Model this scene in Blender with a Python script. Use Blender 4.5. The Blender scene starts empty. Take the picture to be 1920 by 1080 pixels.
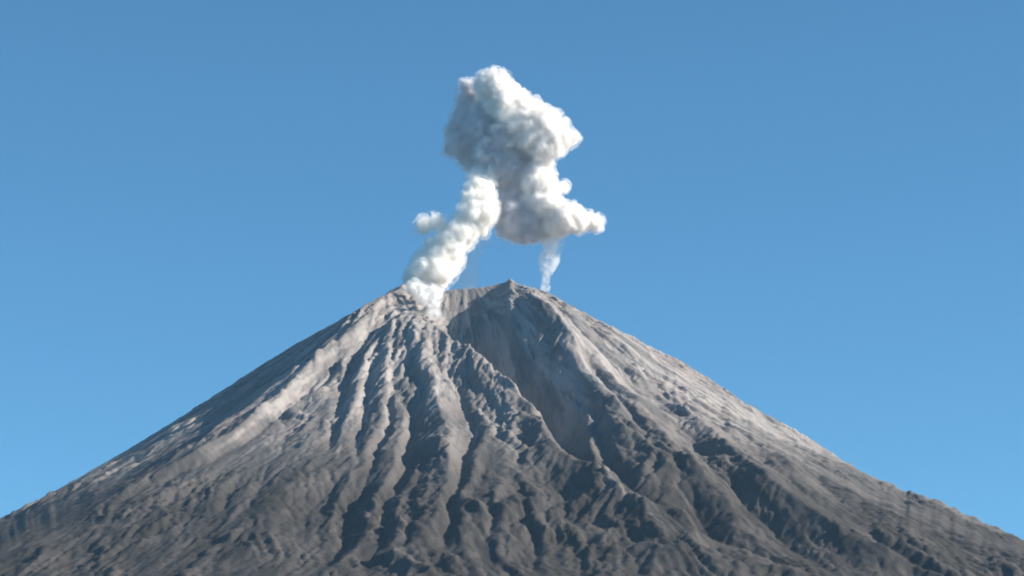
import bpy, math, random, time
import numpy as np
from mathutils import Vector, noise as mnoise

T0 = time.time()
C = bpy.context.scene
random.seed(7)
RNG = np.random.default_rng(11)

# ------------------------------------------------------------------ camera
ZS = 2600.0                      # summit height above the plain by the camera
CAM = np.array([0.0, -10000.0, 0.0 + 30.0])
AIM = np.array([0.0, 0.0, ZS - 20.0])
FPX = 5166.0                     # focal length in pixels of a 1920 px wide frame
cam_d = bpy.data.cameras.new("camera")
cam_d.lens = 36.0 * FPX / 1920.0
cam_d.clip_start = 1.0
cam_d.clip_end = 300000.0
cam = bpy.data.objects.new("camera", cam_d)
C.collection.objects.link(cam)
cam.location = CAM
cam.rotation_euler = (Vector(AIM) - Vector(CAM)).to_track_quat('-Z', 'Y').to_euler()
C.camera = cam

# ------------------------------------------------------------------ light
SUN_EL, SUN_AZ = 29.0, 97.0     # azimuth clockwise from +Y (the way the camera looks)
el, az = math.radians(SUN_EL), math.radians(SUN_AZ)
sun_dir = Vector((math.sin(az) * math.cos(el), math.cos(az) * math.cos(el), math.sin(el)))
w = bpy.data.worlds.new("World")
C.world = w
w.use_nodes = True
nt = w.node_tree
bg = nt.nodes['Background']
sky = nt.nodes.new('ShaderNodeTexSky')
sky.sky_type = 'NISHITA'
sky.sun_disc = False
sky.sun_elevation = el
sky.sun_rotation = az
sky.altitude = 3000.0
sky.air_density = 1.0
sky.dust_density = 0.0
sky.ozone_density = 3.0
tint = nt.nodes.new('ShaderNodeMix'); tint.data_type = 'RGBA'; tint.blend_type = 'MULTIPLY'
tint.inputs[0].default_value = 1.0; tint.inputs[7].default_value = (0.61, 1.09, 1.14, 1)
nt.links.new(sky.outputs[0], tint.inputs[6]); nt.links.new(tint.outputs[2], bg.inputs[0])
bg.inputs[1].default_value = 0.073
ld = bpy.data.lights.new("sun", 'SUN')
ld.energy = 5.0
ld.angle = math.radians(0.53)
ld.color = (1.0, 0.92, 0.80)
sun = bpy.data.objects.new("sun", ld)
C.collection.objects.link(sun)
sun.location = (3000, -3000, 6000)
sun.rotation_euler = (-sun_dir).to_track_quat('-Z', 'Y').to_euler()

C.view_settings.view_transform = 'Standard'
C.view_settings.look = 'None'
C.view_settings.gamma = 1.0
C.view_settings.exposure = 0.92
C.cycles.max_bounces = 64
C.cycles.diffuse_bounces = 3
C.cycles.volume_bounces = 40
C.cycles.filter_width = 1.9

# ------------------------------------------------------------------ helpers
def tag(o, label=None, cat=None, kind=None, group=None):
    if label: o["label"] = label
    if cat: o["category"] = cat
    if kind: o["kind"] = kind
    if group: o["group"] = group
    return o

_f = (AIM - CAM) / np.linalg.norm(AIM - CAM)
_r = np.array([1.0, 0.0, 0.0])
_u = np.cross(_r, _f)

def ray(u, v):
    d = _f * FPX + _r * (u - 960.0) + _u * (540.0 - v)
    return d / np.linalg.norm(d)

def on_plane(u, v, y=0.0):
    """the point of the vertical plane Y=y seen at photo pixel (u, v)"""
    d = ray(u, v)
    return CAM + d * ((y - CAM[1]) / d[1])

def project(P):
    q = P - CAM
    z = q @ _f
    return 960.0 + FPX * (q @ _r) / z, 540.0 - FPX * (q @ _u) / z

def smooth(x, a, b):
    t = np.clip((x - a) / (b - a), 0, 1)
    return t * t * (3 - 2 * t)

def fft_noise(shape, scale, beta=2.0, seed=0, cut=None):
    """smooth fractal noise field, unit variance; scale = largest feature in cells"""
    g = np.random.default_rng(seed)
    n = g.standard_normal(shape)
    fy = np.fft.fftfreq(shape[0])[:, None]
    fx = np.fft.rfftfreq(shape[1])[None, :]
    k = np.sqrt(fx * fx + fy * fy)
    k0 = 1.0 / scale
    amp = 1.0 / (1.0 + (k / k0) ** 2) ** (beta / 2.0)
    if cut: amp *= np.exp(-(k * cut) ** 2)
    out = np.fft.irfft2(np.fft.rfft2(n) * amp, s=shape)
    out -= out.mean()
    return (out / out.std()).astype(np.float64)

def blur(a, s):
    fy = np.fft.fftfreq(a.shape[0])[:, None]
    fx = np.fft.rfftfreq(a.shape[1])[None, :]
    pad = a
    return np.fft.irfft2(np.fft.rfft2(pad) * np.exp(-2 * (np.pi * s) ** 2 * (fx * fx + fy * fy)), s=a.shape)

# ------------------------------------------------------------------ the volcano's height field
SIL_L = [(-200, 1062), (0, 972), (42, 950), (130, 905), (240, 842), (330, 787), (400, 742), (480, 690), (560, 641),
         (640, 597), (700, 562), (745, 537), (757, 532)]
SIL_R = [(958, 527), (972, 532), (1000, 538), (1030, 549), (1060, 566), (1100, 588), (1150, 613),
         (1200, 638), (1240, 660), (1262, 668), (1300, 690), (1350, 722), (1390, 750), (1440, 778), (1500, 810),
         (1570, 855), (1620, 886), (1700, 920), (1760, 938), (1815, 965), (1920, 1012), (2120, 1090)]
PL = np.array([on_plane(*p) for p in SIL_L])
PR = np.array([on_plane(*p) for p in SIL_R])
XC = on_plane(857, 535)[0]
YC = 0.0
dL = (XC - PL[:, 0])[::-1]; zL = PL[:, 2][::-1]
dR = PR[:, 0] - XC; zR = PR[:, 2]
def ext(d, z):
    # carry each flank's profile down to the plain, ever gentler
    s = 0.47
    d2, z2 = list(d), list(z)
    while d2[-1] < 14000:
        st = 300.0
        s = max(0.0, min(0.5, z2[-1] / 2300.0))
        d2.append(d2[-1] + st); z2.append(z2[-1] - s * st)
    return np.array(d2), np.array(z2)
dL, zL = ext(dL, zL)
dR, zR = ext(dR, zR)
zF = None

def base_h(X, Y):
    dx, dy = X - XC, Y - YC
    r = np.hypot(dx, dy)
    th = np.arctan2(dy, dx)
    wr = 0.5 + 0.5 * np.cos(th)
    wr = wr * wr * (3 - 2 * wr)
    hl = np.interp(r, dL, zL)
    hr = np.interp(r, dR, zR)
    h = hl * (1 - wr) + hr * wr
    # the front and back are a little steeper near the top than the flanks
    return h

CELL = 6.0
xs = np.arange(-2760, 2761, CELL)
ys = np.arange(-3840, 901, CELL)
NX, NY = len(xs), len(ys)
GX, GY = np.meshgrid(xs, ys)           # [y, x]
H = base_h(GX, GY)
H = blur(np.pad(H, 40, mode='edge'), 3.0)[40:-40, 40:-40]

def hit(u, v):
    """where the ray through photo pixel (u, v) meets the base cone (front side)"""
    d = ray(u, v)
    t = np.arange(5500.0, 11500.0, 12.0)
    P = CAM[None] + d[None] * t[:, None]
    h = base_h(P[:, 0], P[:, 1])
    k = np.argmax(P[:, 2] <= h)
    if P[k, 2] > h[k]:
        k = int(np.argmin(P[:, 2] - h))
    return P[k]

def seg_dist(pts, vals, R):
    """signed distance (left of the line positive), value along the line, for a polyline in plan; within R"""
    pts = np.array(pts)
    x0, x1 = pts[:, 0].min() - R, pts[:, 0].max() + R
    y0, y1 = pts[:, 1].min() - R, pts[:, 1].max() + R
    i0, i1 = np.searchsorted(ys, [y0, y1]); j0, j1 = np.searchsorted(xs, [x0, x1])
    gx, gy = WX[i0:i1, j0:j1], WY[i0:i1, j0:j1]
    best = np.full(gx.shape, 1e9); sg = np.zeros(gx.shape); va = np.zeros(gx.shape)
    for k in range(len(pts) - 1):
        a, b = pts[k], pts[k + 1]
        e = b - a; L2 = e @ e + 1e-9
        t = np.clip(((gx - a[0]) * e[0] + (gy - a[1]) * e[1]) / L2, 0, 1)
        ddx, ddy = gx - a[0] - t * e[0], gy - a[1] - t * e[1]
        d = np.hypot(ddx, ddy)
        m = d < best
        best = np.where(m, d, best)
        sg = np.where(m, np.sign(e[0] * ddy - e[1] * ddx), sg)
        va = np.where(m, vals[k] * (1 - t) + vals[k + 1] * t, va)
    return (slice(i0, i1), slice(j0, j1)), best, sg, va

# domain warp so that drawn lines wander naturally
WX = GX + 7 * fft_noise(GX.shape, 50, 3.2, 1, 8) + 2.0 * fft_noise(GX.shape, 12, 2.6, 2)
WY = GY + 7 * fft_noise(GX.shape, 50, 3.2, 3, 8) + 2.0 * fft_noise(GX.shape, 12, 2.6, 4)

def line(pix, amp, wl, wr=None, p=1.3, amps=None, scl=1.0):
    """raise (amp>0) a ridge or cut (amp<0) a gully along a line given where it runs on the slope.
    wl / wr: half widths in metres on the photo-left and photo-right side."""
    global H
    wr = wl if wr is None else wr
    pts = [hit(*q)[:2] for q in pix]
    n = len(pts)
    vals = amps if amps else [0.35] + [1.0] * (n - 2) + [0.1]
    R = max(wl, wr) * 1.05
    sl, d, sg, va = seg_dist(pts, vals, R)
    # line runs downhill (towards the camera, -Y): its right-hand side is photo-left
    wid = np.where(sg < 0, wl, wr)
    prof = np.clip(1 - d / wid, 0, 1) ** p
    H[sl] += (1.3 if amp < 0 else 1.3) * scl * amp * va * prof

# --- great forms
# ridge that bounds the dark left flank
line([(752, 536), (735, 556), (700, 592), (640, 655), (590, 702), (530, 762), (480, 800), (430, 836), (360, 872), (270, 905), (160, 960)],
     62, 270, 44, 1.15, [.4, .7, .95, .8, 1, .75, .9, .6, .7, .4, .1])
line([(560, 690), (500, 745), (440, 795), (390, 830), (330, 860), (250, 890)], 16, 60, 50, 1.2)
line([(600, 665), (520, 725), (440, 780), (380, 812)], -14, 60, 60, 1.2)
# the sharp right ridge over the ravine
line([(958, 526), (976, 552), (996, 590), (1022, 628), (1058, 668), (1092, 722), (1128, 764), (1170, 808), (1225, 858), (1290, 905), (1360, 950)],
     120, 230, 210, 1.05, [.3, .6, .9, 1, 1, .9, .75, .6, .4, .3, .1])
# ravine below the crater
line([(846, 548), (856, 590), (884, 640), (945, 692), (1002, 740), (1038, 790), (1068, 838), (1110, 880), (1180, 915), (1270, 945), (1360, 985), (1450, 1050)],
     -105, 75, 240, 1.05, [.5, .85, 1.05, 1.05, 1, .85, .65, .5, .4, .4, .35, .2])
# spur left of the ravine
line([(795, 590), (840, 640), (885, 680), (950, 728), (1000, 795), (1055, 860), (1120, 905), (1200, 975), (1270, 1060)],
     40, 130, 90, 1.2, [.3, .8, 1, 1, 1, 1, 1, .9, .6])
# central spine
line([(790, 590), (797, 650), (808, 720), (822, 790), (838, 850), (846, 910), (830, 990)], 26, 90, 60, 1.2)
# right-hand lit ridges
line([(1020, 545), (1080, 600), (1140, 655), (1190, 700), (1240, 760), (1300, 800), (1370, 858), (1450, 925), (1540, 985), (1640, 1050)],
     34, 70, 110, 1.15, [.2, .8, 1, .8, .9, 1, 1, 1, .8, .5])
line([(1120, 600), (1200, 655), (1280, 712), (1350, 770), (1430, 830), (1520, 900), (1620, 965)], 26, 80, 90, 1.2)
line([(1300, 700), (1400, 770), (1500, 840), (1600, 900), (1720, 960)], 22, 80, 90, 1.2)
# gullies on the right
line([(1075, 660), (1105, 712), (1150, 765), (1195, 812), (1250, 870)], -34, 60, 40, 1.1)
line([(1050, 590), (1095, 632), (1150, 690), (1205, 740)], -20, 36, 30, 1.2)
line([(1090, 585), (1150, 640), (1230, 712), (1300, 770), (1380, 822)], -24, 50, 45, 1.2)
line([(1180, 640), (1260, 700), (1330, 762), (1390, 800), (1450, 855)], -28, 60, 60, 1.2)
line([(1250, 800), (1330, 870), (1400, 930), (1480, 1000), (1560, 1070)], -28, 90, 60, 1.1)
line([(1150, 800), (1210, 850), (1260, 880), (1320, 940), (1330, 1010), (1400, 1070)], -28, 90, 80, 1.1)
line([(1440, 790), (1520, 850), (1560, 910), (1640, 970)], -30, 80, 70, 1.2)
line([(1560, 860), (1650, 920), (1750, 980), (1830, 1040)], -26, 90, 80, 1.2)
line([(1100, 770), (1130, 820), (1150, 860), (1180, 900)], -18, 34, 30, 1.2)
# gullies left of centre
for px, a, wd in [
    ([(690, 615), (672, 655), (655, 702), (640, 752), (622, 800), (612, 850)], -30, 40),
    ([(722, 640), (706, 690), (690, 745), (676, 800), (662, 862)], -26, 40),
    ([(742, 690), (735, 740), (722, 800), (700, 850), (682, 885)], -24, 42),
    ([(776, 730), (770, 790), (756, 850), (740, 905), (722, 965), (700, 1050)], -38, 56),
    ([(770, 590), (765, 640), (772, 690), (790, 760)], -16, 26),
    ([(640, 870), (618, 905), (590, 945), (560, 1000), (540, 1075)], -46, 95),
    ([(690, 890), (668, 930), (645, 975), (615, 1030), (600, 1078)], -44, 85),
    ([(850, 700), (872, 760), (884, 808), (866, 870), (860, 930), (838, 1000), (822, 1075)], -40, 46),
    ([(905, 720), (925, 765), (932, 810)], -16, 22),
    ([(885, 715), (905, 770), (912, 815)], -12, 20),
    ([(968, 770), (973, 850), (975, 910)], -18, 26),
    ([(975, 920), (940, 950), (915, 990), (900, 1060)], -30, 40),
    ([(975, 900), (990, 950), (1000, 1010), (1010, 1075)], -26, 36),
    ([(1030, 890), (1060, 950), (1100, 1010), (1150, 1075)], -26, 46),
    ([(1000, 890), (1030, 960), (1050, 1060)], -18, 34),
    ([(560, 780), (530, 830), (500, 880), (470, 950), (440, 1040)], -16, 50),
    ([(500, 850), (450, 910), (400, 960), (330, 1040)], -20, 60),
    ([(400, 900), (330, 950), (240, 1010)], -20, 60),
    ([(760, 900), (770, 960), (760, 1060)], -20, 36)]:
    line(px, a, wd * RNG.uniform(.7, 1.25), wd * RNG.uniform(.5, .9), 1.1, scl=RNG.uniform(.3, .65))
for px, a, wd in [
    ([(735, 560), (738, 610), (735, 670), (725, 730), (715, 790), (690, 850)], 20, 34),
    ([(700, 640), (680, 700), (660, 770), (640, 830)], 12, 26),
    ([(760, 740), (752, 800), (735, 860), (716, 920), (690, 1000)], 22, 40),
    ([(650, 880), (640, 930), (610, 990)], 20, 34),
    ([(905, 830), (895, 880), (880, 930), (868, 1000)], 14, 30),
    ([(945, 900), (940, 960), (950, 1060)], 16, 30),
    ([(1265, 960), (1290, 1010), (1310, 1060)], 34, 50),
    ([(1080, 750), (1100, 800), (1118, 850), (1150, 885)], 16, 30)]:
    line(px, a, wd, wd * .8, 1.2, scl=.65)

# pale runs of fresh ash and gravel that have come down these lines
PALE = np.zeros_like(H)
def chute(pix, wdt, amt=1.0):
    pts = [hit(*q)[:2] for q in pix]
    n = len(pts)
    sl, d, sg, va = seg_dist(pts, [.8] + [1.0] * (n - 2) + [0.0], wdt * 2.2)
    PALE[sl] = np.maximum(PALE[sl], amt * va * np.exp(-(d / wdt) ** 2))
for pix, wd, am in [
    ([(745, 545), (705, 592), (645, 656), (594, 704), (534, 764), (484, 802), (434, 838), (370, 875)], 9, .7),
    ([(560, 700), (510, 745), (450, 800)], 9, .5), ([(410, 820), (360, 855), (320, 880)], 14, .5),
    ([(760, 560), (775, 600), (790, 650), (800, 720), (820, 800)], 26, .8), ([(812, 590), (815, 650), (810, 720), (800, 800)], 16, .8),
    ([(740, 560), (742, 620), (738, 690), (726, 750)], 13, .8), ([(850, 640), (890, 690), (960, 742), (1010, 800), (1060, 858)], 11, .7),
    ([(985, 565), (1010, 605), (1060, 650), (1110, 700), (1165, 748), (1210, 790)], 24, .95), ([(1052, 665), (1090, 712), (1120, 752), (1150, 790)], 11, .9),
    ([(1020, 560), (1080, 615), (1150, 680), (1220, 745), (1260, 775)], 14, .9),
    ([(1060, 575), (1130, 625), (1190, 672), (1250, 730)], 13, .7), ([(1200, 660), (1290, 725), (1380, 790), (1460, 850)], 12, .6),
    ([(880, 800), (870, 850)], 10, .6), ([(905, 760), (888, 810), (868, 850)], 6, .8), ([(665, 720), (650, 780), (630, 850), (615, 890)], 9, .6),
    ([(700, 700), (690, 760), (672, 830), (650, 900)], 10, .6), ([(725, 760), (715, 820), (690, 880)], 8, .6), ([(940, 800), (960, 850), (975, 890)], 22, .45),
    ([(1080, 860), (1140, 920), (1210, 985), (1280, 1060)], 26, .45), ([(840, 760), (850, 830), (848, 900)], 24, .5), ([(1275, 970), (1300, 1020)], 18, .6)]:
    chute(pix, wd, am)

# --- crater: a notch open to the front between the left and the right peak
rc = np.hypot((GX - XC) , (GY - 20) )
xn = GX - on_plane(812, 560)[0]
H -= 62 * np.exp(-((xn) / 62.0) ** 2) * smooth(GY, -330, -60) * (1 - smooth(GY, 120, 320))
H -= 40 * np.exp(-(((GX - XC + 40) / 110.0) ** 2 + ((GY - 60) / 120.0) ** 2))

# --- fine radial rills: noise stretched down the slope
dxr, dyr = GX - XC, GY - 60.0
rr = np.hypot(dxr, dyr); tt = np.arctan2(dxr, -dyr)         # 0 = straight at the camera
def polar_noise(nth, nr, seed, beta=1.6):
    """ridged field on (angle, log radius), sampled back on the grid"""
    A, B = 4096, 256
    g = np.random.default_rng(seed).standard_normal((A, B))
    fa = np.fft.fftfreq(A)[:, None] * A / nth
    fb = np.fft.rfftfreq(B)[None, :] * B / nr
    k = np.sqrt(fa ** 2 + fb ** 2)
    amp = np.where(k < 0.5, k * 2, 1.0) / (1 + k ** 2) ** (beta / 2 + .5)
    f = np.fft.irfft2(np.fft.rfft2(g) * amp, s=(A, B)); f /= f.std()
    warp = 0.03 * fft_noise(GX.shape, 80, 3.4, seed + 50, 16) + .0025 * fft_noise(GX.shape, 12, 2.4, seed + 51)
    a = ((tt + warp) / (2 * np.pi) % 1.0) * A
    b = np.clip(np.log(rr / 60 + 1) / np.log(4000 / 60 + 1), 0, .999) * (B - 1)
    a0 = np.floor(a).astype(int) % A; a1 = (a0 + 1) % A; fa_ = a - np.floor(a)
    b0 = np.floor(b).astype(int); b1 = np.minimum(b0 + 1, B - 1); fb_ = b - b0
    return ((f[a0, b0] * (1 - fa_) + f[a1, b0] * fa_) * (1 - fb_) + (f[a0, b1] * (1 - fa_) + f[a1, b1] * fa_) * fb_)
rscale = smooth(rr, 120, 900)
n1 = polar_noise(70, 2, 21, 2.0)
n2 = polar_noise(200, 3.0, 22, 2.0)
n3 = polar_noise(380, 6, 23, 1.8)
n4 = polar_noise(520, 6, 24, 1.5)
rough = 0.45 + .75 * smooth(fft_noise(H.shape, 60, 3.0, 40), -.8, .9)
for (fu, fv, fr) in [(520, 830, 190), (925, 850, 90), (1010, 760, 60), (1100, 690, 80), (930, 620, 110)]:
    fp = hit(fu, fv)
    rough *= 1 - .7 * np.exp(-((GX - fp[0]) ** 2 + ((GY - fp[1]) * .6) ** 2) / fr ** 2)
rough *= 1 - .65 * smooth(tt, -.75, -1.25)           # the far left flank is an even ash slope
H += (0.4 + .6 * rscale) * (-8 * np.abs(n1) + 3) * rough + (0.5 + .5 * rscale) * (6.0 * np.abs(n2)) * rough + (2.0 * n3 + 3.0 * np.abs(n4)) * (.4 + .6 * rscale) * rough
H += rough * .5 * np.abs(fft_noise(H.shape, 7, 2.0, 35)) * smooth(fft_noise(H.shape, 40, 3, 36), -.3, 1.0)
H += 1.5 * fft_noise(H.shape, 40, 3.0, 31) + 0.25 * fft_noise(H.shape, 5, 1.8, 32)
right = smooth(dxr, 250, 900)
H += right * (1.0 * fft_noise(H.shape, 12, 2.6, 33) + 0.5 * np.abs(fft_noise(H.shape, 5, 1.8, 34)))

# ------------------------------------------------------------------ rain erosion (many drops at a time)
SED = np.zeros_like(H)
def erode(h, drops, steps, seed, er=0.30, dep=0.25, cap=5.0, inertia=0.25, maxd=1.2):
    g = np.random.default_rng(seed)
    ny, nx = h.shape
    hf = h.ravel(); sed_map = np.zeros(hf.size)
    n = drops
    py = g.uniform(2, ny - 4, n); px = g.uniform(2, nx - 4, n)
    dx = np.zeros(n); dy = np.zeros(n); spd = np.ones(n); wat = np.ones(n); sed = np.zeros(n)
    for s in range(steps):
        iy = py.astype(int); ix = px.astype(int); fy = py - iy; fx = px - ix
        i = iy * nx + ix
        a, b, c, d = hf[i], hf[i + 1], hf[i + nx], hf[i + nx + 1]
        gx = (b - a) * (1 - fy) + (d - c) * fy
        gy = (c - a) * (1 - fx) + (d - b) * fx
        h0 = a * (1 - fx) * (1 - fy) + b * fx * (1 - fy) + c * (1 - fx) * fy + d * fx * fy
        dx = dx * inertia - gx * (1 - inertia); dy = dy * inertia - gy * (1 - inertia)
        L = np.hypot(dx, dy) + 1e-9
        dx /= L; dy /= L
        qx = px + dx; qy = py + dy
        ok = (qx > 2) & (qx < nx - 4) & (qy > 2) & (qy < ny - 4)
        qx = np.clip(qx, 2, nx - 4); qy = np.clip(qy, 2, ny - 4)
        jy = qy.astype(int); jx = qx.astype(int); ey = qy - jy; ex = qx - jx
        j = jy * nx + jx
        h1 = hf[j] * (1 - ex) * (1 - ey) + hf[j + 1] * ex * (1 - ey) + hf[j + nx] * (1 - ex) * ey + hf[j + nx + 1] * ex * ey
        dh = h1 - h0
        cpt = np.maximum(-dh, 0.15) * spd * wat * cap
        over = (sed > cpt) | (dh > 0)
        amt = np.where(over, np.where(dh > 0, np.minimum(dh, sed), (sed - cpt) * dep),
                       -np.minimum((cpt - sed) * er, np.minimum(np.maximum(-dh, 0), maxd)))
        amt = np.where(ok, amt, 0.0) * wat
        sed -= amt
        w4 = ((1 - fx) * (1 - fy), fx * (1 - fy), (1 - fx) * fy, fx * fy)
        for off, ww in zip((0, 1, nx, nx + 1), w4):
            q = np.bincount(i + off, weights=amt * ww, minlength=hf.size)
            hf += q * 0.5
            sed_map += np.maximum(q, 0)
            # spread a bit sideways so that channels are wider than one cell
            hf[1:] += q[:-1] * .125; hf[:-1] += q[1:] * .125
            hf[nx:] += q[:-nx] * .125; hf[:-nx] += q[nx:] * .125
        spd = np.sqrt(np.maximum(spd * spd * .9 - dh * 0.5, 0.05)); spd = np.minimum(spd, 3.0)
        wat *= 0.985
        px, py = qx, qy
    return hf.reshape(ny, nx), sed_map.reshape(ny, nx)

H_before = H.copy()
NB = 4
for k in range(NB):
    H, sm = erode(H, 26000, 70, 100 + k, er=0.12, cap=1.8, maxd=0.5)
    SED += sm
FLOW = H - H_before
print("erosion %.1fs  change std %.2f min %.1f max %.1f" % (time.time() - T0, FLOW.std(), FLOW.min(), FLOW.max()))

# ------------------------------------------------------------------ settle the skyline where it belongs
SIL = SIL_L + [(790, 552), (812, 558), (830, 547), (850, 542), (880, 541), (905, 538), (925, 534), (940, 531), (950, 527), (957, 520), (964, 527)] + SIL_R[1:]
su = np.array([p[0] for p in SIL], float); sv = np.array([p[1] for p in SIL], float)
for it in range(7):
    P = np.stack([GX.ravel(), GY.ravel(), H.ravel()], 1)
    U, V = project(P)
    b = np.clip((U + 400) / 4, 0, 679).astype(int)
    top = np.full(680, 1e9); np.minimum.at(top, b, V)
    uc = np.arange(680) * 4 - 398.0
    good = top < 1e8
    tv = np.interp(U, uc[good], top[good])
    # smooth the correction so the skyline keeps its own small bumps
    want = np.interp(uc, su, sv)
    dv = np.where(good, top - want, 0.0)
    def sm_(a, k):
        ker = np.hanning(k); ker /= ker.sum(); return np.convolve(np.pad(a, 30, mode='edge'), ker, mode='same')[30:-30]
    wide = sm_(dv, 25)
    dv = np.where((uc > 720) & (uc < 1060), sm_(dv, 5), wide) if it > 2 else wide
    corr = np.interp(U, uc, dv) * 2.0 / 0.967
    near = np.exp(-((V - tv) / 90.0) ** 2)
    H += (corr * near).reshape(H.shape)
    print("skyline correction px: mean %.2f max %.2f" % (dv[good].mean(), np.abs(dv[good]).max()))

# ------------------------------------------------------------------ one sheet: fine on the volcano, ever coarser to the horizon
def arm(start, step, lim):
    out, x, s = [], start, step
    while abs(x) < lim:
        s = s * 1.16 if abs(x) > 13000 else math.copysign(min(abs(s) * 1.16, 220.0), s)
        x += s; out.append(x)
    return np.array(out)
xa = np.concatenate([arm(xs[0], -CELL, 90000)[::-1], xs, arm(xs[-1], CELL, 90000)])
ya = np.concatenate([arm(ys[0], -CELL, 90000)[::-1], ys, arm(ys[-1], CELL, 90000)])
AX, AY = np.meshgrid(xa, ya)
AH = base_h(AX, AY)
AH = np.maximum(AH, 0)
i0 = np.searchsorted(ya, ys[0] - .1); j0 = np.searchsorted(xa, xs[0] - .1)
# carry the fine border's height outwards for a while so there is no step
rb = AH.copy()
ii = np.clip(np.arange(len(ya)) - i0, 0, NY - 1); jj = np.clip(np.arange(len(xa)) - j0, 0, NX - 1)
off = (H - base_h(GX, GY))[np.ix_(ii, jj)]
dd = np.hypot(np.maximum(np.maximum(xs[0] - AX, AX - xs[-1]), 0), np.maximum(np.maximum(ys[0] - AY, AY - ys[-1]), 0))
AH = base_h(AX, AY) + off * np.exp(-dd / 250.0)
AH = np.maximum(AH, 0.0) + 14 * np.sin(AX / 1900.0) * np.sin(AY / 1500.0 + 1) * smooth(dd, 300, 3000) 
AH[i0:i0 + NY, j0:j0 + NX] = H
# keep the plain by the camera under the camera
nearcam = np.exp(-(((AX - CAM[0]) / 1300) ** 2 + ((AY - CAM[1]) / 1300) ** 2))
AH = AH * (1 - nearcam) + (CAM[2] - 12.0) * nearcam

def sheet(name, i_lo, i_hi, j_lo, j_hi, hole=None, mats=(), attrs=None):
    sub = (slice(i_lo, i_hi), slice(j_lo, j_hi))
    X, Y, Z = AX[sub], AY[sub], AH[sub]
    ny, nx = X.shape
    co = np.stack([X.ravel(), Y.ravel(), Z.ravel()], 1).astype(np.float32)
    idx = np.arange(ny * nx).reshape(ny, nx)
    q = np.stack([idx[:-1, :-1], idx[:-1, 1:], idx[1:, 1:], idx[1:, :-1]], -1)
    keep = np.ones((ny - 1, nx - 1), bool)
    if hole:
        keep[hole[0] - i_lo:hole[1] - 1 - i_lo, hole[2] - j_lo:hole[3] - 1 - j_lo] = False
    q = q[keep]
    used = np.zeros(ny * nx, bool); used[q.ravel()] = True
    remap = np.cumsum(used) - 1
    co = co[used]; q = remap[q]
    me = bpy.data.meshes.new(name)
    me.vertices.add(len(co)); me.vertices.foreach_set("co", co.ravel())
    me.loops.add(q.size); me.loops.foreach_set("vertex_index", q.ravel().astype(np.int32))
    me.polygons.add(len(q)); me.polygons.foreach_set("loop_start", np.arange(0, q.size, 4, dtype=np.int32))
    me.update(calc_edges=True)
    me.polygons.foreach_set("use_smooth", np.ones(len(q), bool))
    if attrs:
        for an, arr in attrs.items():
            at = me.attributes.new(an, 'FLOAT', 'POINT')
            at.data.foreach_set("value", arr[sub].ravel()[used].astype(np.float32))
    for m in mats: me.materials.append(m)
    o = bpy.data.objects.new(name, me); C.collection.objects.link(o)
    return o

def full(a, fill=0.0):
    out = np.full(AX.shape, fill); out[i0:i0 + NY, j0:j0 + NX] = a
    return out
A_wash = full(np.clip(blur(SED, 0.8) / (np.percentile(SED, 97) + 1e-6), 0, 1))
A_cut = full(np.clip(-FLOW / 6.0, 0, 1))
rocky = 0.5 + 0.5 * np.tanh(fft_noise(H.shape, 70, 2.6, 77) * 1.1)
A_rock = full(PALE * (0.55 + .45 * smooth(fft_noise(H.shape, 10, 2.0, 78) + n4, -1.0, 1.0)))
Aang = np.arctan2(AX - XC, -(AY - 60.0))
Arad = np.hypot(AX - XC, AY - 60.0)

# ------------------------------------------------------------------ materials
def node(nt, kind, **kw):
    n = nt.nodes.new(kind)
    for k, v in kw.items():
        setattr(n, k, v)
    return n
def mixrgb(nt, fac, a, b, mode='MIX'):
    m = nt.nodes.new('ShaderNodeMix'); m.data_type = 'RGBA'; m.blend_type = mode
    for s, v in ((0, fac), (6, a), (7, b)):
        if isinstance(v, (int, float)): m.inputs[s].default_value = v
        elif isinstance(v, tuple): m.inputs[s].default_value = (*v, 1)
        else: nt.links.new(v, m.inputs[s])
    return m.outputs[2]
def ramp(nt, src, a, b, lo=0.0, hi=1.0):
    m = nt.nodes.new('ShaderNodeMapRange'); m.interpolation_type = 'SMOOTHSTEP'
    nt.links.new(src, m.inputs[0])
    for i, v in enumerate((a, b, lo, hi)): m.inputs[i + 1].default_value = v
    return m.outputs[0]

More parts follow.
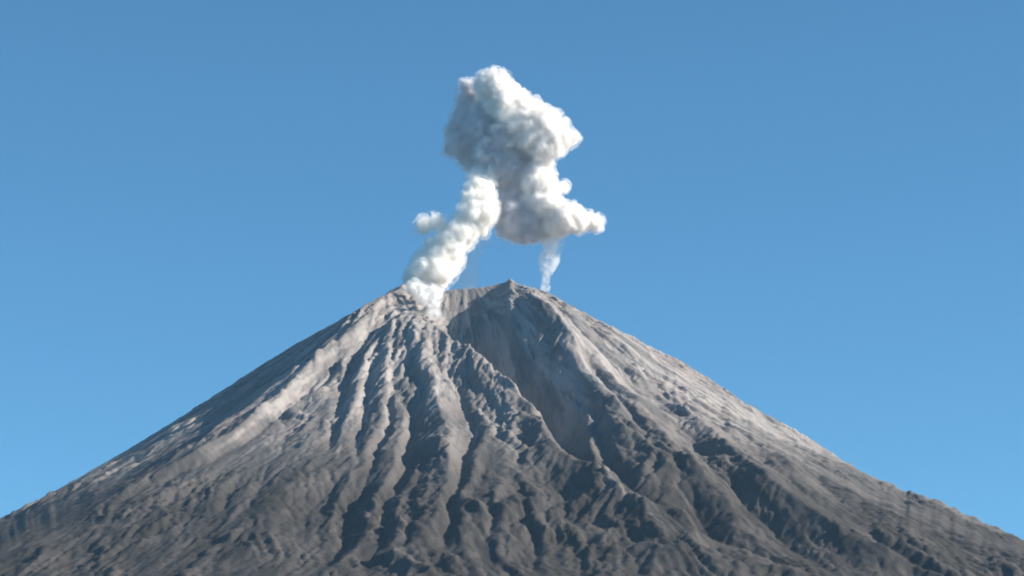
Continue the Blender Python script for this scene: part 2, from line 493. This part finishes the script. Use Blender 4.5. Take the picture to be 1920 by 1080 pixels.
def terrain_mat():
    m = bpy.data.materials.new("volcanic_slope"); m.use_nodes = True
    nt = m.node_tree; L = nt.links
    bs = nt.nodes['Principled BSDF']
    bs.inputs['Roughness'].default_value = 0.95
    bs.inputs['Specular IOR Level'].default_value = 0.15
    geo = node(nt, 'ShaderNodeNewGeometry')
    sep = node(nt, 'ShaderNodeSeparateXYZ'); L.new(geo.outputs['Position'], sep.inputs[0])
    def attr(nm):
        a = node(nt, 'ShaderNodeAttribute'); a.attribute_name = nm; return a.outputs['Fac']
    ang, rad, wash, cut, rock = attr('angle'), attr('radius'), attr('wash'), attr('cut'), attr('rock')
    # (angle, radius) space: streaks run down the slope
    cmb = node(nt, 'ShaderNodeCombineXYZ')
    mu = node(nt, 'ShaderNodeMath', operation='MULTIPLY'); L.new(ang, mu.inputs[0]); mu.inputs[1].default_value = 1500.0
    L.new(mu.outputs[0], cmb.inputs[0])
    mu2 = node(nt, 'ShaderNodeMath', operation='MULTIPLY'); L.new(rad, mu2.inputs[0]); mu2.inputs[1].default_value = 0.12
    L.new(mu2.outputs[0], cmb.inputs[1])
    def streak(scale, detail, rough, dist=0.0):
        n = node(nt, 'ShaderNodeTexNoise'); n.inputs['Scale'].default_value = scale
        n.inputs['Detail'].default_value = detail; n.inputs['Roughness'].default_value = rough
        n.inputs['Distortion'].default_value = dist
        L.new(cmb.outputs[0], n.inputs['Vector']); return n.outputs['Fac']
    def pn(scale, detail=6, rough=.6):
        n = node(nt, 'ShaderNodeTexNoise'); n.inputs['Scale'].default_value = scale
        n.inputs['Detail'].default_value = detail; n.inputs['Roughness'].default_value = rough
        L.new(geo.outputs['Position'], n.inputs['Vector']); return n.outputs['Fac']
    s1 = streak(0.010, 5, .6, .4); s2 = streak(0.035, 6, .65, .3)
    col = mixrgb(nt, ramp(nt, s1, .43, .57), (.19, .185, .18), (.40, .37, .35))
    col = mixrgb(nt, ramp(nt, s2, .50, .62, 0, .8), col, (.13, .127, .13))
    col = mixrgb(nt, ramp(nt, wash, .15, .8, 0, .55), col, (.40, .37, .345))
    col = mixrgb(nt, ramp(nt, pn(.004, 4), .45, .62, 0, .5), col, (.30, .255, .235))      # rusty ash
    # lower slopes: old dark lava and scrub between the ash runs, further darkened by a painted bottom-of-frame fade
    nz = streak(.004, 7, .6, .5)
    ad = node(nt, 'ShaderNodeMath', operation='MULTIPLY_ADD'); L.new(nz, ad.inputs[0]); ad.inputs[1].default_value = 700.0
    L.new(sep.outputs[2], ad.inputs[2])
    low = ramp(nt, ad.outputs[0], ZS - 230, ZS - 980, 0, .95)
    lowc = mixrgb(nt, ramp(nt, s2, .40, .62), (.030, .028, .027), (.092, .082, .076))
    scr = mixrgb(nt, ramp(nt, streak(.02, 6, .6, .5), .48, .6), lowc, (.040, .037, .031))
    col = mixrgb(nt, low, col, scr)
    col = mixrgb(nt, ramp(nt, rock, .1, .9, 0, .8), col, (.43, .395, .375))
    col = mixrgb(nt, 1.0, col, (.80, .79, .79), 'MULTIPLY')
    L.new(col, bs.inputs['Base Color'])
    # small relief below the mesh's own cell size
    b1 = node(nt, 'ShaderNodeBump'); b1.inputs['Strength'].default_value = 0.8; b1.inputs['Distance'].default_value = 5.0
    L.new(streak(0.06, 6, .7, .3), b1.inputs['Height'])
    b2 = node(nt, 'ShaderNodeBump'); b2.inputs['Strength'].default_value = 0.5; b2.inputs['Distance'].default_value = 4.0
    L.new(pn(.07, 10, .75), b2.inputs['Height']); L.new(b1.outputs[0], b2.inputs['Normal'])
    L.new(b2.outputs[0], bs.inputs['Normal'])
    return m
slope = terrain_mat()
attrs = dict(angle=Aang, radius=Arad, wash=A_wash, cut=A_cut, rock=A_rock)
vol = sheet("volcano", i0, i0 + NY, j0, j0 + NX, mats=[slope], attrs=attrs)
tag(vol, "steep grey volcano with ash gullies running down from its open crater", "volcano", "structure")

gm = bpy.data.materials.new("plain_ground"); gm.use_nodes = True
g_nt = gm.node_tree
gb = g_nt.nodes['Principled BSDF']; gb.inputs['Roughness'].default_value = .95
gg = node(g_nt, 'ShaderNodeNewGeometry')
gn = node(g_nt, 'ShaderNodeTexNoise'); gn.inputs['Scale'].default_value = .002; gn.inputs['Detail'].default_value = 10
g_nt.links.new(gg.outputs['Position'], gn.inputs['Vector'])
gs = node(g_nt, 'ShaderNodeSeparateXYZ'); g_nt.links.new(gg.outputs['Position'], gs.inputs[0])
ga = node(g_nt, 'ShaderNodeMath', operation='MULTIPLY_ADD'); g_nt.links.new(gn.outputs['Fac'], ga.inputs[0]); ga.inputs[1].default_value = 900.0
g_nt.links.new(gs.outputs[2], ga.inputs[2])
green = mixrgb(g_nt, ramp(g_nt, gn.outputs['Fac'], .4, .6), (.03, .045, .022), (.065, .07, .042))
g_nt.links.new(mixrgb(g_nt, ramp(g_nt, ga.outputs[0], 550, 1150), green, (.055, .050, .046)), gb.inputs['Base Color'])
gr = sheet("ground", 0, len(ya), 0, len(xa), hole=(i0, i0 + NY, j0, j0 + NX), mats=[gm])
tag(gr, "wide green lowland round the foot of the volcano", "ground", "structure")
print("terrain %.1fs" % (time.time() - T0))

# ------------------------------------------------------------------ smoke
M = 2.0   # metres per photo pixel at the summit
def smoke_mat(name, density, color, aniso=0.0, fray=0.0, fs=.016, fw=.07):
    m = bpy.data.materials.new(name); m.use_nodes = True
    nt = m.node_tree
    for n in list(nt.nodes):
        if n.type == 'BSDF_PRINCIPLED': nt.nodes.remove(n)
    v = node(nt, 'ShaderNodeVolumePrincipled')
    v.inputs['Color'].default_value = (*color, 1)
    if fray:
        ge = node(nt, 'ShaderNodeNewGeometry')
        no = node(nt, 'ShaderNodeTexNoise'); no.inputs['Scale'].default_value = fs
        no.inputs['Detail'].default_value = 5; no.inputs['Roughness'].default_value = .62; no.inputs['Distortion'].default_value = .6
        nt.links.new(ge.outputs['Position'], no.inputs['Vector'])
        nt.links.new(ramp(nt, no.outputs['Fac'], fray - fw, fray + fw, 0.0, density), v.inputs['Density'])
    else:
        v.inputs['Density'].default_value = density
    v.inputs['Anisotropy'].default_value = aniso
    nt.links.new(v.outputs[0], nt.nodes['Material Output'].inputs['Volume'])
    return m

def ico_template():
    import bmesh
    bm = bmesh.new(); bmesh.ops.create_icosphere(bm, subdivisions=2, radius=1.0)
    v = np.array([x.co[:] for x in bm.verts]); f = np.array([[x.index for x in p.verts] for p in bm.faces])
    bm.free(); return v, f
IV, IF = ico_template()

def rows_fill(rows, step, seed, dep, thick=.8, inset=4.0, fr=(.28, .5), per=3):
    """balls packed inside an outline given as rows (v, left u, right u)"""
    g = np.random.default_rng(seed)
    vs = [a[0] for a in rows]; ls = [a[1] for a in rows]; rs = [a[2] for a in rows]
    out = []
    v = vs[0]
    while v <= vs[-1]:
        l, r_ = np.interp(v, vs, ls) + inset, np.interp(v, vs, rs) - inset
        hw = max((r_ - l) / 2, 2.0); c = (l + r_) / 2
        n = max(per, int(per * hw / 22))
        for k in range(n):
            rad = max(3.0, min(hw, 60) * g.uniform(*fr))
            t = (k + g.uniform(.1, .9)) / n * 2 - 1
            if k == 0: t = -1
            if k == n - 1: t = 1
            u = c + t * (hw - rad)
            vv = v + g.uniform(-.5, .5) * step
            if vv - rad < vs[0] - 3: vv = vs[0] - 3 + rad
            while rad > 4:
                ok = True
                for q in range(10):
                    uu, w_ = u + rad * math.cos(q * .628), vv + rad * math.sin(q * .628)
                    if w_ < vs[0] or w_ > vs[-1] + 2 or uu < np.interp(w_, vs, ls) + inset - 2 or uu > np.interp(w_, vs, rs) - inset + 2:
                        ok = False
                if ok: break
                rad *= .85; u = u + (c - u) * .04
            dmax = max(0.0, min(hw, 55) * thick * math.sqrt(max(0, 1 - min(1, abs(t) * .9) ** 2)) - rad * .5)
            out.append((u, vv, rad, dep(u, vv) + g.choice([-1, 1]) * dmax * g.uniform(.3, 1)))
        v += step
    return out

def billow(name, blobs, mat, voxel=5.0, seed=1, levels=((9, .5), (6, .5)), rough=1.0, squash=1.0, shell=None, grow=14.0):
    """a cauliflower body: seed balls, smaller puffs on their skins, fused by voxel remesh, then roughened.
    blobs: (u, v, radius px, depth px) as seen at the summit's distance"""
    g = np.random.default_rng(seed)
    S = []
    for (u, v, r, dep) in blobs:
        p = on_plane(u, v, dep * M)
        S.append((p, r * M))
    gen = list(S); allS = list(S)
    for (cnt, fr) in levels:
        nxt = []
        for (p, R) in gen:
            n = max(3, int(cnt * min(1.0, (R / 70.0) ** 1.0 + .25)))
            for _ in range(n):
                d = g.standard_normal(3); d /= np.linalg.norm(d)
                rr_ = R * fr * g.uniform(.55, 1.15)
                q = p + d * (R - rr_ * g.uniform(.25, .6)) * np.array([1, 1, squash])
                nxt.append((q, rr_))
        allS += nxt; gen = nxt
        if len(allS) > 6000: break
    cos, fs, k = [], [], 0
    for p, R in allS:
        if R < voxel * 1.2: continue
        cos.append(IV * R + p); fs.append(IF + k); k += len(IV)
    co = np.concatenate(cos); fc = np.concatenate(fs)
    me = bpy.data.meshes.new(name + "_src"); me.from_pydata(co.tolist(), [], fc.tolist())
    o = bpy.data.objects.new(name, me); C.collection.objects.link(o)
    rm = o.modifiers.new("r", 'REMESH'); rm.mode = 'VOXEL'; rm.voxel_size = voxel
    sm = o.modifiers.new("s", 'SMOOTH'); sm.iterations = 2; sm.factor = .5
    dg = bpy.context.evaluated_depsgraph_get()
    ev = o.evaluated_get(dg)
    me2 = bpy.data.meshes.new_from_object(ev)
    o.modifiers.clear(); o.data = me2
    bpy.data.meshes.remove(me); me2.name = name
    n = len(me2.vertices)
    P = np.empty(n * 3, np.float32); me2.vertices.foreach_get("co", P); P = P.reshape(-1, 3)
    N = np.empty(n * 3, np.float32); me2.vertices.foreach_get("normal", N); N = N.reshape(-1, 3)
    disp = np.empty(n)
    for i in range(n):
        q = Vector(P[i])
        disp[i] = 14 * (mnoise.noise(q * .016)) + 9 * (.5 - abs(mnoise.noise(q * .034))) + 5 * (.3 - abs(mnoise.noise(q * .08)))
    P = P + N * (disp * rough)[:, None]
    if shell:
        # the same mesh's thin outer skin of torn vapour, wrapped round the dense body
        P = P - N * 3.0
        Q = P + N * (grow + 0.6 * grow * np.array([mnoise.noise(Vector(p) * .03) for p in P]))[:, None]
        nf = len(me2.polygons)
        lp = np.empty(len(me2.loops), np.int32); me2.loops.foreach_get("vertex_index", lp)
        ls = np.empty(nf, np.int32); me2.polygons.foreach_get("loop_start", ls)
        lt = len(lp)
        P2 = np.concatenate([P, Q]); lp2 = np.concatenate([lp, lp + n]); ls2 = np.concatenate([ls, ls + lt])
        old, me2 = me2, bpy.data.meshes.new(name)
        o.data = me2; bpy.data.meshes.remove(old); me2.name = name
        me2.vertices.add(2 * n); me2.loops.add(2 * lt); me2.polygons.add(2 * nf)
        me2.loops.foreach_set("vertex_index", lp2.astype(np.int32)); me2.polygons.foreach_set("loop_start", ls2.astype(np.int32))
        me2.update(calc_edges=True)
        me2.materials.append(mat); me2.materials.append(shell)
        me2.polygons.foreach_set("material_index", np.concatenate([np.zeros(nf, np.int32), np.ones(nf, np.int32)]))
        o.data = me2
        P = P2
    me2.vertices.foreach_set("co", P.astype(np.float32).ravel())
    if not shell:
        me2.materials.clear(); me2.materials.append(mat)
    me2.polygons.foreach_set("use_smooth", np.ones(len(me2.polygons), bool)); me2.update()
    print(name, "verts", n, "%.1fs" % (time.time() - T0))
    return o

ash = smoke_mat("shaded_ash_volume", 0.20, (.89, .875, .89), fray=.40)  # ash grey, darkened further with the plume's shaded side put into the colour
shade_skin = smoke_mat("shaded_ash_edge_volume", 0.028, (.91, .90, .91), fray=.48, fs=.03, fw=.09)  # thin edge in the same shade-darkened grey
puff = smoke_mat("lit_billow_volume", 0.20, (.987, .975, .963), fray=.40)  # white vapour for the sunlit side, the light put into its paler colour
steam = smoke_mat("steam_volume", 0.16, (.997, .989, .974), fray=.42)
skin = smoke_mat("torn_edge_volume", 0.028, (.985, .975, .96), fray=.50, fs=.03, fw=.09)
thin = smoke_mat("thin_veil_volume", 0.0055, (.97, .97, .98))
wisp = smoke_mat("wisp_volume", 0.035, (.98, .975, .97), fray=.48, fs=.025, fw=.12)

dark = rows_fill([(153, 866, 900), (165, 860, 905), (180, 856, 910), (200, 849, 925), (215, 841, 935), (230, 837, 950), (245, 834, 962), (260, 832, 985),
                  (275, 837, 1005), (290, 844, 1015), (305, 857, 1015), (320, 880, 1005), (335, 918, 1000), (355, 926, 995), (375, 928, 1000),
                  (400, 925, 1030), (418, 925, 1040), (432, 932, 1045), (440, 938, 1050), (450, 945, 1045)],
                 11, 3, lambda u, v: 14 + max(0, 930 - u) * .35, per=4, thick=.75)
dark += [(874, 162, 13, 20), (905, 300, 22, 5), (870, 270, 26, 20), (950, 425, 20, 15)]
o = billow("shaded_ash_cloud", dark, ash, 4.5, 3, shell=shade_skin)
tag(o, "shaded side of the ash cloud, shade put into its dark grey, bulging left behind the lit billows, its column hanging below", "ash cloud")
white = rows_fill([(127, 908, 934), (140, 897, 948), (150, 886, 960), (165, 888, 975), (180, 894, 992), (200, 905, 1020), (215, 914, 1045),
                   (230, 924, 1065), (245, 934, 1078), (260, 946, 1086), (275, 965, 1072), (290, 985, 1050), (305, 990, 1045),
                   (325, 980, 1042), (340, 974, 1046), (355, 974, 1058), (375, 976, 1058), (388, 982, 1085), (400, 992, 1118), (418, 1004, 1126),
                   (430, 1016, 1108), (442, 1015, 1060)],
                  9, 4, lambda u, v: -14, per=4, thick=.55)
white += [(1108, 417, 15, -8), (1094, 408, 14, -8), (1056, 350, 10, -12), (1050, 395, 14, -12), (1074, 400, 15, -10), (1070, 256, 15, -12),
          (1055, 238, 14, -12), (923, 142, 15, -12), (1000, 208, 16, -12), (1030, 222, 15, -12), (965, 182, 17, -12)]
white += [(912, 262, 9, -30), (925, 240, 10, -28), (900, 288, 6, -28), (915, 295, 7, -28), (932, 262, 9, -24), (950, 270, 12, -22)]
o = billow("lit_steam_cloud", white, puff, 4.5, 13, shell=skin)
tag(o, "sunlit cream white steam billows, light put into their colour, on the top and right of the plume above the summit", "steam cloud")
left = rows_fill([(308, 896, 928), (325, 880, 932), (340, 866, 934), (355, 868, 934), (380, 862, 934), (400, 852, 934), (415, 850, 930), (430, 826, 922), (448, 806, 896), (465, 792, 886),
                  (480, 778, 876), (500, 762, 870), (515, 754, 860), (530, 751, 848), (545, 762, 836), (560, 784, 830), (575, 796, 828), (594, 802, 824)],
                 9, 6, lambda u, v: (-62 + max(0.0, 390 - v) * .62) if v < 540 else min(-62, hit(u, v)[1] / 2 - 4), per=3, thick=.7, fr=(.22, .5))
left += [(800, 420, 14, -62), (815, 415, 12, -62), (828, 424, 14, -60), (795, 430, 10, -60)]
o = billow("steam_column", left, steam, 4.0, 5, rough=.9, shell=skin)
tag(o, "bright white steam column leaning up out of the left vent", "steam column")
rw = rows_fill([(440, 1008, 1064), (460, 1016, 1058), (475, 1016, 1055), (490, 1010, 1048), (505, 1012, 1040), (520, 1014, 1034), (550, 1010, 1034)],
               6, 8, lambda u, v: 8, per=3, inset=1, fr=(.45, .7))
o = billow("steam_wisp", rw, wisp, 4.0, 8, rough=1.0)
tag(o, "narrow pale steam wisp trailing down from the cloud's right lobe to the summit", "steam wisp")
veil = rows_fill([(440, 900, 960), (460, 875, 915), (480, 868, 902), (500, 858, 900), (520, 848, 902), (550, 835, 902)], 8, 9, lambda u, v: 25, per=3, fr=(.6, .85), inset=2)
o = billow("smoke_veil", veil, thin, 5.0, 9, rough=.9)
tag(o, "thin translucent grey smoke veil hanging over the crater rim beneath the cloud", "smoke")

# ------------------------------------------------------------------ the air between
hm = bpy.data.materials.new("haze_air"); hm.use_nodes = True
h_nt = hm.node_tree
h_nt.nodes.remove(h_nt.nodes['Principled BSDF'])
hv = node(h_nt, 'ShaderNodeVolumePrincipled')
hv.inputs['Color'].default_value = (.42, .70, 1.0, 1)
hv.inputs['Density'].default_value = 0.75e-5
h_nt.links.new(hv.outputs[0], h_nt.nodes['Material Output'].inputs['Volume'])
zlo = float(AH.min()) - 1.0
X0, X1, Y0, Y1, Z1 = -95000.0, 95000.0, -95000.0, 95000.0, ZS + 950.0
hme = bpy.data.meshes.new("haze")
hme.from_pydata([(x, y, z) for z in (zlo, Z1) for y in (Y0, Y1) for x in (X0, X1)], [],
                [(0, 2, 3, 1), (4, 5, 7, 6), (0, 1, 5, 4), (2, 6, 7, 3), (0, 4, 6, 2), (1, 3, 7, 5)])
hme.materials.append(hm)
ho = bpy.data.objects.new("haze", hme); C.collection.objects.link(ho)
tag(ho, kind="stuff")
print("script %.1fs" % (time.time() - T0))
